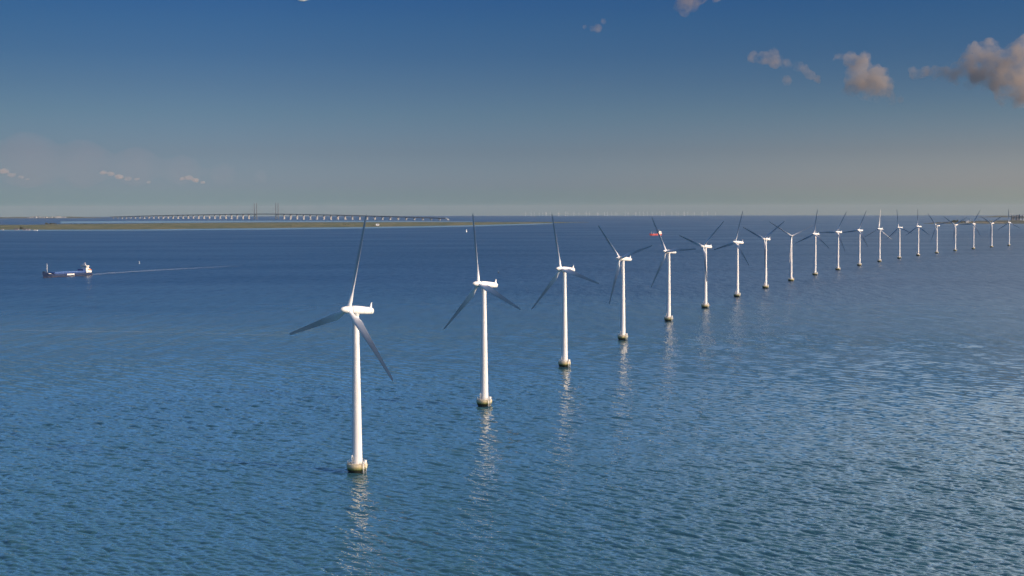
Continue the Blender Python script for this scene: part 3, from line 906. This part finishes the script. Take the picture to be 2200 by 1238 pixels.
# far left town on the hazy coast
rt = random.Random(9)
M_TOWN = mat('town_wall', (0.42, 0.43, 0.43), .8)
for k in range(16):
    px = 64 + k * 5.1 + rt.uniform(-2, 2)
    p = at(px, 470.0, 0)
    D = 21650 + rt.uniform(0, 300); d = (px - 1100) / F_PX
    y = D / math.sqrt(1 + d * d); x = d * y
    root = empty('town_building', (x, y, drop(x, y) + 6), rt.uniform(-.5, .5))
    w, hh = rt.uniform(18, 55), rt.uniform(9, 22) + (14 if k in (4, 12) else 0)
    MB().box((-w / 2, -9, -10), (w / 2, 9, hh)).build('wall', M_TOWN, root)
    MB().loft([[(-w / 2 - .5, -9.5, hh), (w / 2 + .5, -9.5, hh), (w / 2 + .5, 9.5, hh), (-w / 2 - .5, 9.5, hh)], [(-w / 2, -.2, hh + 5), (w / 2, -.2, hh + 5), (w / 2, .2, hh + 5), (-w / 2, .2, hh + 5)]]).build('roof', M_ROOF, root)
    tag(root, 'tiny pale building in the hazy town on the far left coast', 'building', 'town buildings on the far left coast')

# ------------------------------------------------------------------ ships
M_HULL = mat('navy_hull', (0.013, 0.030, 0.085), 0.4, var=.15, scale=.2)
M_BOOT = mat('boot_top_red', (0.022, 0.013, 0.022), .5)
M_COAM = mat('blue_hatch_paint', (0.012, 0.05, 0.19), .45, var=.1, scale=.2)
M_HATCH = mat('hatch_cover', (0.07, 0.15, 0.36), .5)
M_CREAM = mat('cream_superstructure', (0.80, 0.78, 0.70), .45)
M_REDH = mat('red_hull', (0.36, 0.05, 0.05), .45)
M_ORANGE = mat('lifeboat_orange', (0.75, 0.20, 0.03), .5)

def hull_loops(L, B, fb, bow_rise, n=26, draft=1.6, stern=0.82):
    """hull along +X (bow at x = L); one loop per station: keel, side, deck edge"""
    loops = []
    for i in range(n + 1):
        t = i / n
        x = L * t
        if t < .12: w = B / 2 * (stern + (1 - stern) * t / .12)
        elif t < .80: w = B / 2
        else:
            u = (t - .80) / .20; w = B / 2 * max(0.015, (1 - u ** 2.1))
        dk = fb + (bow_rise * ((t - .84) / .16) ** .6 if t > .84 else 0) + (0.6 * (0.10 - t) / .10 if t < .10 else 0)
        flare = 1 - 0.42 * max(0, (t - .80) / .20)
        rake = 3.2 * max(0, (t - .85) / .15)
        wl = w * flare
        loops.append([(x, -w, dk), (x - rake * .5, -wl, 0.6), (x - rake, -wl * .9, -draft), (x - rake, wl * .9, -draft), (x - rake * .5, wl, 0.6), (x, w, dk)])
    return loops

def cargo_ship():
    bow, stern = at(91, 596.2), at(193, 590.6)
    d = bow - stern
    L = d.length
    rz = math.atan2(d.y, d.x)
    root = empty('cargo_ship', stern, rz)
    B = 15.0
    hull = MB().loft(hull_loops(L, B, 4.2, 4.0)).build('hull', M_HULL, root, angle=35)
    bt = [[(x0[0], x0[1] * 1.004, -.3) for x0 in (lp[1],)] for lp in hull_loops(L, B, 4.2, 4)]
    m = MB()
    lp = hull_loops(L, B, 4.2, 4.0)
    for s in (1, 4):
        sg = -1 if s == 1 else 1
        for a, b in zip(lp, lp[1:]):
            pa, pb = a[s], b[s]
            qa_ = [(pa[0], pa[1] + sg * .04, -.2), (pb[0], pb[1] + sg * .04, -.2), (pb[0], pb[1] + sg * .04, .62), (pa[0], pa[1] + sg * .04, .62)]
            vv = [m.bm.verts.new(c) for c in qa_]; m.bm.faces.new(vv)
    m.build('boot_stripe', M_BOOT, hull)
    MB().box((L * .16, -5.6, 4.2), (L * .80, 5.6, 6.3)).build('hatch_coaming', M_COAM, root)
    hc = MB()
    for k in range(9):
        x0 = L * .165 + k * L * .0695
        hc.box((x0, -5.9, 6.3), (x0 + L * .067, 5.9, 7.2))
    hc.build('hatch_cover', M_HATCH, root)
    MB().box((L * .30, B / 2 - .25, 4.2), (L * .80, B / 2 + .05, 5.3)).build('bulwark', M_COAM, root)
    # white lettering panel on the side, too far to read
    mk = MB()
    x = L * .405
    for w in (2.2, 1.6, 2.2, 2.0, 1.8, 2.2, 1.6):
        mk.box((x, B / 2 + .02, 1.7), (x + w - .2, B / 2 + .12, 3.9)); x += w
    mk.build('hull_lettering', M_WHITE, hull)
    MB().box((L * .88, B / 2 * .72, 5.2), (L * .93, B / 2 * .92, 5.9)).build('anchor_pocket', M_WHITE, hull)
    fm = MB().lathe([(.55, 0), (.45, 9), (.18, 13.5)], 12, Matrix.Translation((L * .90, 0, 7.4)))
    fm.tube((L * .90, -1.6, 17.5), (L * .90, 1.6, 17.5), .14)
    fm.build('foremast', M_WHITE, root, smooth=True)
    MB().box((L * .955, -2.2, 7.9), (L * .975, 2.2, 9.0)).build('windlass', M_DARK, root)
    MB().box((L * .14, -6.2, 4.3), (L * .205, 6.2, 9.8)).build('hatch_crane', M_COAM, root)
    # superstructure at the stern
    MB().box((2.0, -6.6, 4.3), (L * .135, 6.6, 7.3)).build('deckhouse', M_CREAM, root)
    h2 = MB().box((4.0, -5.6, 7.31), (L * .13, 5.6, 10.2)).build('accommodation', M_CREAM, root)
    MB().box((6.0, -4.8, 10.21), (L * .125, 4.8, 12.9)).build('officer_deck', M_CREAM, root)
    br = MB().box((L * .075, -6.9, 12.91), (L * .135, 6.9, 15.6)).build('bridge_house', M_CREAM, root)
    w = MB()
    w.box((L * .135 + .02, -6.3, 13.9), (L * .135 + .07, 6.3, 15.0)); w.box((L * .085, 6.92, 13.9), (L * .13, 6.97, 15.0))
    w.build('window_band', M_GLASSY, br)
    for k in range(4):
        MB().box((L * .13 + .02, -4.6 + 2.5 * k, 8.3), (L * .13 + .06, -3.5 + 2.5 * k, 9.3)).build('window', M_GLASSY, h2)
        MB().box((5.0 + 2.1 * k, 5.62, 8.3), (6.0 + 2.1 * k, 5.67, 9.3)).build('window', M_GLASSY, h2)
    rd = MB().tube((L * .10, 0, 15.6), (L * .10, 0, 20.0), .28, 8)
    rd.tube((L * .10, -2.2, 18.3), (L * .10, 2.2, 18.3), .14); rd.sphere((L * .115, 2.8, 16.6), .95)
    rd.tube((L * .115, 2.8, 15.6), (L * .115, 2.8, 16.2), .2)
    rd.build('radar_mast', M_WHITE, root)
    MB().loft([[(4.4, -1.6, 10.2), (7.6, -1.6, 10.2), (7.6, 1.6, 10.2), (4.4, 1.6, 10.2)], [(4.8, -1.3, 15.2), (7.2, -1.3, 15.2), (7.2, 1.3, 15.2), (4.8, 1.3, 15.2)]]).build('funnel', M_CREAM, root)
    MB().sphere((4.6, 6.0, 8.6), 1.0, scale=(2.6, .95, .95)).build('lifeboat', M_ORANGE, root, smooth=True)
    tag(root, 'long navy cargo ship with blue hatches and white stern bridge, trailing a wake', 'cargo ship')
    return stern, d.normalized()

def foam_material(name, alpha, scale):
    m = bpy.data.materials.new(name)
    m.use_nodes = True
    nt = m.node_tree; N, L = nt.nodes, nt.links
    b = N['Principled BSDF']; b.inputs['Base Color'].default_value = (.55, .62, .68, 1); b.inputs['Roughness'].default_value = .8
    g = N.new('ShaderNodeNewGeometry')
    mp = N.new('ShaderNodeMapping'); mp.inputs['Scale'].default_value = scale
    L.new(g.outputs['Position'], mp.inputs['Vector'])
    n = N.new('ShaderNodeTexNoise'); n.inputs['Scale'].default_value = 1; n.inputs['Detail'].default_value = 6
    L.new(mp.outputs[0], n.inputs['Vector'])
    uv = N.new('ShaderNodeAttribute'); uv.attribute_name = 'strength'
    mr = N.new('ShaderNodeMapRange'); mr.inputs['From Min'].default_value = .28; mr.inputs['From Max'].default_value = .56; mr.inputs['To Max'].default_value = alpha
    L.new(n.outputs['Fac'], mr.inputs['Value'])
    mu = N.new('ShaderNodeMath'); mu.operation = 'MULTIPLY'
    L.new(mr.outputs[0], mu.inputs[0]); L.new(uv.outputs['Fac'], mu.inputs[1])
    L.new(mu.outputs[0], b.inputs['Alpha'])
    return m

def wake(pts, w0, w1, m, label, lift=.35, power=1.0):
    """a strip of foam lying on the sea along pixel points; it spreads and thins away from the ship"""
    P = [at(a, b, lift) for a, b in pts]
    xs = np.linspace(0, len(P) - 1, 80)
    bm = bmesh.new(); rows = []; st = []
    for s in xs:
        i = min(int(s), len(P) - 2); p = P[i].lerp(P[i + 1], s - i); t = (P[i + 1] - P[i]).normalized()
        sd_ = Vector((-t.y, t.x, 0)); u = s / (len(P) - 1); w = w0 + (w1 - w0) * u
        row = []
        for k, f in ((-1, 0), (-.5, 1), (0, .75), (.5, 1), (1, 0)):
            v = bm.verts.new(p + sd_ * w * k + Vector((0, 0, .12 * (1 - abs(k))))); row.append(v); st.append(f * (1 - u) ** power)
        rows.append(row)
    for a, b in zip(rows, rows[1:]):
        for k in range(4): bm.faces.new((a[k], a[k + 1], b[k + 1], b[k]))
    me = bpy.data.meshes.new('wake'); bm.to_mesh(me); bm.free(); me.materials.append(m)
    at_ = me.attributes.new('strength', 'FLOAT', 'POINT'); at_.data.foreach_set('value', st)
    o = bpy.data.objects.new('wake', me); COL.objects.link(o)
    tag(o, label, 'wake', kind='stuff')
M_FOAM = foam_material('wake_foam', .52, (.05, .05, .1))
M_SLICK = foam_material('current_line', .13, (.02, .03, .1))
stern, hd = cargo_ship()
wake([(194, 590.2), (240, 586.5), (330, 581), (420, 576), (520, 571)], 7, 22, M_FOAM, 'pale foam wake trailing to the right behind the cargo ship', power=.8)
wake([(1424, 504.8), (1450, 503.0), (1480, 501.5)], 10, 30, M_SLICK, 'faint wake trailing right behind the red ship', power=.8)
wake([(-40, 709), (200, 712), (400, 714.5), (640, 722)], 2.5, 4, M_SLICK, 'thin pale current line on the water left of the nearest turbine', power=.3)

def red_ship():
    bow, stern_ = at(1400.0, 507.2), at(1420, 505.8)
    d = bow - stern_
    d = Vector((d.x, d.y * .35, d.z)); L = d.length
    root = empty('red_ship', stern_, math.atan2(d.y, d.x))
    MB().loft(hull_loops(L, 12, 4.6, 3.5)).build('hull', M_REDH, root, angle=35)
    MB().box((L * .3, -4.6, 4.6), (L * .78, 4.6, 6.6)).build('hatch_coaming', M_REDH, root)
    M_SUP = mat('beige_superstructure', (.72, .60, .52), .5)
    MB().box((1.5, -5.2, 4.6), (L * .30, 5.2, 9.5)).build('deckhouse', M_SUP, root)
    MB().box((2.5, -4.4, 9.51), (L * .27, 4.4, 13.4)).build('accommodation', M_SUP, root)
    br = MB().box((4.0, -5.4, 13.41), (L * .25, 5.4, 16.6)).build('bridge_house', M_CREAM, root)
    MB().box((L * .25 + .02, -5.0, 14.6), (L * .25 + .08, 5.0, 15.9)).build('window_band', M_GLASSY, br)
    MB().tube((L * .18, 0, 16.6), (L * .18, 0, 24), .4, 8, .2).build('radar_mast', M_WHITE, root)
    for x in (.62, .80):
        MB().tube((L * x, 0, 6.5), (L * x, 0, 17.5), .5, 8, .25).build('deck_mast', M_WHITE, root)
    MB().box((2.0, -1.5, 9.5), (4.2, 1.5, 17.5)).build('funnel', M_DARK, root)
    tag(root, 'red hulled ship with a tall beige deckhouse half hidden by a turbine blade', 'ship')
red_ship()

def sailboat():
    root = empty('sailboat', at(1001.2, 499.2), rad(70))
    MB().loft(hull_loops(12, 3.6, 1.2, .3, 14, .5, .7)).build('hull', M_WHITE, root, angle=40)
    MB().tube((6.6, 0, 1.1), (6.6, 0, 16), .10, 8).build('mast', M_STEEL, root)
    M_SAIL = mat('sailcloth', (.82, .82, .80), .8)
    for nm, a, b, c in (('mainsail', (6.4, .02, 2.6), (1.2, .5, 2.4), (6.45, .02, 15.6)), ('foresail', (11.6, .0, 1.8), (6.9, .7, 2.0), (6.8, .02, 14.2))):
        m = MB()
        n = 8
        rows = []
        for i in range(n + 1):
            t = i / n
            p, q_ = Vector(a).lerp(Vector(c), t), Vector(b).lerp(Vector(c), t)
            rows.append([m.bm.verts.new(p.lerp(q_, s / 4) + Vector((0, .5 * math.sin(math.pi * s / 4) * (1 - t), 0))) for s in range(5)])
        for r0, r1 in zip(rows, rows[1:]):
            for k in range(4): m.bm.faces.new((r0[k], r0[k + 1], r1[k + 1], r1[k]))
        o = m.build(nm, M_SAIL, root, smooth=True)
        md = o.modifiers.new('thickness', 'SOLIDIFY'); md.thickness = .03
    tag(root, 'small white sailboat on the sea left of a turbine blade tip', 'sailboat')
sailboat()

def buoy(px, py, label, col, h=4.0):
    root = empty('buoy', at(px, py))
    MB().lathe([(.9, -.8), (1.25, -.3), (1.25, .5), (.8, .75)], 20).build('float', col, root, angle=40)
    MB().lathe([(.45, .75), (.22, h)], 12).build('tower', col, root, angle=40)
    MB().lathe([(.3, h), (.34, h + .15), (.34, h + .6), (.05, h + .8)], 12).build('lantern', M_WHITE, root, angle=40)
    tag(root, label, 'buoy')
buoy(299.5, 566.5, 'small pale buoy above the wake of the cargo ship', mat('buoy_white', (.75, .75, .72), .5), 4)
buoy(1071, 587.0, 'small dark buoy right of the second nearest turbine hub', M_DARK, 3.0)

# ------------------------------------------------------------------ gull at the top edge and the airliner over the right coast
M_GULL = mat('gull_white', (.75, .73, .72), .8)
M_GULLD = mat('gull_dark', (.05, .05, .06), .8)
def gull():
    p = ray(648.5, -0.8, 46)
    root = empty('gull', p, rad(200))
    b = []
    for (x, r, z) in ((-.30, .012, .03), (-.22, .035, .025), (-.10, .062, 0), (.0, .072, -.005), (.10, .064, .0), (.17, .042, .02), (.205, .036, .035), (.235, .03, .04), (.255, .014, .035), (.29, .004, .028)):
        b.append([(x, r * math.cos(2 * math.pi * k / 14), z + r * .9 * math.sin(2 * math.pi * k / 14)) for k in range(14)])
    MB().loft(b).build('body', M_GULL, root, smooth=True)
    for s in (1, -1):
        l = []
        for (t, y, x, c, z) in ((0, .05, .06, .16, .03), (.3, .25, .09, .17, .14), (.55, .42, .06, .14, .16), (.8, .62, -.02, .09, .12), (1, .74, -.10, .02, .09)):
            l.append([(x + c * .5, s * y, z), (x, s * y, z + .018), (x - c * .5, s * y, z - .004), (x, s * y, z - .006)])
        w = MB().loft(l[:4]).build('wing', mat('gull_grey', (.32, .33, .35), .8), root, smooth=True)
        MB().loft(l[3:]).build('wing_tip', M_GULLD, w, smooth=True)
    MB().loft([[(-.28, -.03, .03), (-.28, .03, .03), (-.28, .03, .04), (-.28, -.03, .04)], [(-.40, -.07, .035), (-.40, .07, .035), (-.40, .07, .04), (-.40, -.07, .04)]]).build('tail', M_GULL, root)
    tag(root, 'gull flying at the top edge of the view, mostly cut off', 'bird')
gull()

def airliner():
    root = empty('airliner', ray(2171.5, 460.3, 11500), rad(155))
    b = []
    for (x, r) in ((-19, .3), (-14, 1.2), (-8, 1.9), (12, 1.95), (16, 1.6), (18.3, .9), (19, .2)):
        b.append([(x, r * math.cos(2 * math.pi * k / 14), (0.6 if x < -10 else 0) + r * math.sin(2 * math.pi * k / 14)) for k in range(14)])
    MB().loft(b).build('fuselage', M_WHITE, root, smooth=True)
    for s in (1, -1):
        MB().loft([[(4, s * 1.5, -.8), (-3, s * 1.5, -.8), (-3, s * 1.5, -.3), (4, s * 1.5, -.3)], [(-4, s * 17, .6), (-6, s * 17, .6), (-6, s * 17, .8), (-4, s * 17, .8)]]).build('wing', M_STEEL, root)
        MB().lathe([(.8, -2), (1.1, -.6), (1.0, 1.6)], 12, Matrix.Translation((2.5, s * 5.6, -1.9)) @ Matrix.Rotation(rad(90), 4, 'Y')).build('engine', M_STEEL, root)
    MB().loft([[(-13, -.2, 1.4), (-18.5, -.2, 1.4), (-18.5, .2, 1.4), (-13, .2, 1.4)], [(-17.5, -.1, 8), (-20, -.1, 8), (-20, .1, 8), (-17.5, .1, 8)]]).build('tail_fin', M_WHITE, root)
    tag(root, 'tiny white airliner low in the sky over the right coast', 'airplane')
airliner()

# ------------------------------------------------------------------ clouds (volumes far beyond the haze) 
def cloud_material(name, density, nscale, cut, color=(.95, .93, .92)):
    m = bpy.data.materials.new(name)
    m.use_nodes = True
    nt = m.node_tree; N, L = nt.nodes, nt.links
    N.remove(N['Principled BSDF'])
    v = N.new('ShaderNodeVolumePrincipled')
    v.inputs['Color'].default_value = (*color, 1)
    v.inputs['Anisotropy'].default_value = .15
    g = N.new('ShaderNodeNewGeometry')
    n = N.new('ShaderNodeTexNoise'); n.inputs['Scale'].default_value = nscale; n.inputs['Detail'].default_value = 9; n.inputs['Roughness'].default_value = .66
    L.new(g.outputs['Position'], n.inputs['Vector'])
    mr = N.new('ShaderNodeMapRange'); mr.inputs['From Min'].default_value = cut; mr.inputs['From Max'].default_value = cut + .26; mr.inputs['To Max'].default_value = density
    L.new(n.outputs['Fac'], mr.inputs['Value'])
    L.new(mr.outputs[0], v.inputs['Density'])
    L.new(v.outputs[0], N['Material Output'].inputs['Volume'])
    return m

def cloud(puffs, dist, m, seed, flat=1.0, sub=3, rough=.35, vox=None):
    """puffs: photo px x, y, radius in px; joined into one lumpy closed mesh at that distance"""
    rg = random.Random(seed)
    k = dist / F_PX
    C0 = ray(puffs[0][0], puffs[0][1], dist)
    mb = MB()
    for (px, py, r) in puffs:
        c = ray(px, py, dist + rg.uniform(-.5, .5) * r * k) - C0
        mb.sphere(c, r * k * 1.12, sub=sub, scale=(1, 1.1, flat))
    o = mb.build('cloud', m, smooth=True)
    o.location = C0
    rm = o.modifiers.new('join', 'REMESH'); rm.mode = 'VOXEL'
    rm.voxel_size = vox or min(p[2] for p in puffs) * k * .28
    tx = bpy.data.textures.new('cloud_lumps', 'CLOUDS'); tx.noise_scale = max(p[2] for p in puffs) * k * .55; tx.noise_depth = 3
    dm = o.modifiers.new('lumps', 'DISPLACE'); dm.texture = tx; dm.strength = max(p[2] for p in puffs) * k * rough * 2; dm.mid_level = .55
    o['kind'] = 'structure'
    return o
M_CU = cloud_material('cumulus', .018, .009, .42, (.52, .47, .43))
M_CU2 = cloud_material('thin_cumulus', .012, .012, .41, (.50, .44, .40))
M_LOWC = cloud_material('low_cloud', .008, .004, .36, (.78, .69, .62))
M_BANK = cloud_material('cloud_bank', .00014, .0004, .25, (.62, .52, .54))
DC = 9000
cloud([(2165, 170, 36), (2140, 138, 30), (2105, 118, 24), (2080, 140, 22), (2190, 128, 34), (2200, 190, 34), (2165, 205, 24), (2100, 160, 20), (2060, 152, 17), (2035, 160, 15), (2010, 158, 13), (1985, 157, 13), (1962, 158, 10),
       (2205, 98, 22), (2130, 176, 20), (2125, 104, 18), (2092, 104, 15), (2180, 218, 16), (2050, 172, 11), (2080, 182, 10)], DC, M_CU, 1)
cloud([(1868, 185, 28), (1885, 165, 22), (1840, 168, 24), (1898, 188, 22), (1850, 140, 18), (1825, 128, 15), (1802, 123, 11), (1830, 192, 17), (1915, 208, 13), (1880, 203, 16), (1858, 124, 13), (1935, 212, 8)], DC, M_CU, 2)
cloud([(1640, 125, 14), (1618, 122, 12), (1665, 130, 15), (1690, 140, 11), (1662, 112, 10), (1715, 143, 11), (1740, 162, 10), (1757, 170, 8), (1690, 173, 10), (1730, 150, 9)], DC, M_CU2, 3)
cloud([(1478, 6, 22), (1462, 14, 13), (1500, -10, 20), (1470, 28, 9), (1540, -8, 13)], DC, M_CU2, 5)
cloud([(1284, 61, 9), (1297, 46, 6), (1256, 58, 5), (1272, 62, 6)], DC, M_CU2, 6)
cloud([(8, 368, 9), (25, 376, 7), (45, 381, 6), (60, 385, 4), (-12, 366, 11)], 26000, M_LOWC, 7, .6)
cloud([(222, 371, 7), (238, 374, 7), (256, 380, 8), (275, 384, 7), (294, 385, 5), (320, 391, 5)], 26000, M_LOWC, 8, .6)
cloud([(392, 384, 6), (406, 382, 8), (420, 387, 7), (436, 392, 5)], 26000, M_LOWC, 9, .6)
cloud([(-80, 345, 62), (60, 345, 60), (180, 352, 52), (290, 358, 44), (390, 366, 36), (480, 374, 28), (560, 380, 20)], 32000, M_BANK, 10, .9, rough=.12, vox=220)

# ------------------------------------------------------------------ haze
def haze():
    m = bpy.data.materials.new('haze')
    m.use_nodes = True
    nt = m.node_tree
    nt.nodes.remove(nt.nodes['Principled BSDF'])
    v = nt.nodes.new('ShaderNodeVolumePrincipled')
    v.inputs['Color'].default_value = (.52, .60, .64, 1)
    v.inputs['Density'].default_value = 0.95e-5
    v.inputs['Anisotropy'].default_value = 0.0
    nt.links.new(v.outputs[0], nt.nodes['Material Output'].inputs['Volume'])
    o = MB().box((-64000, -64000, -290), (64000, 64000, 245)).build('haze', m)
    o['kind'] = 'stuff'
haze()
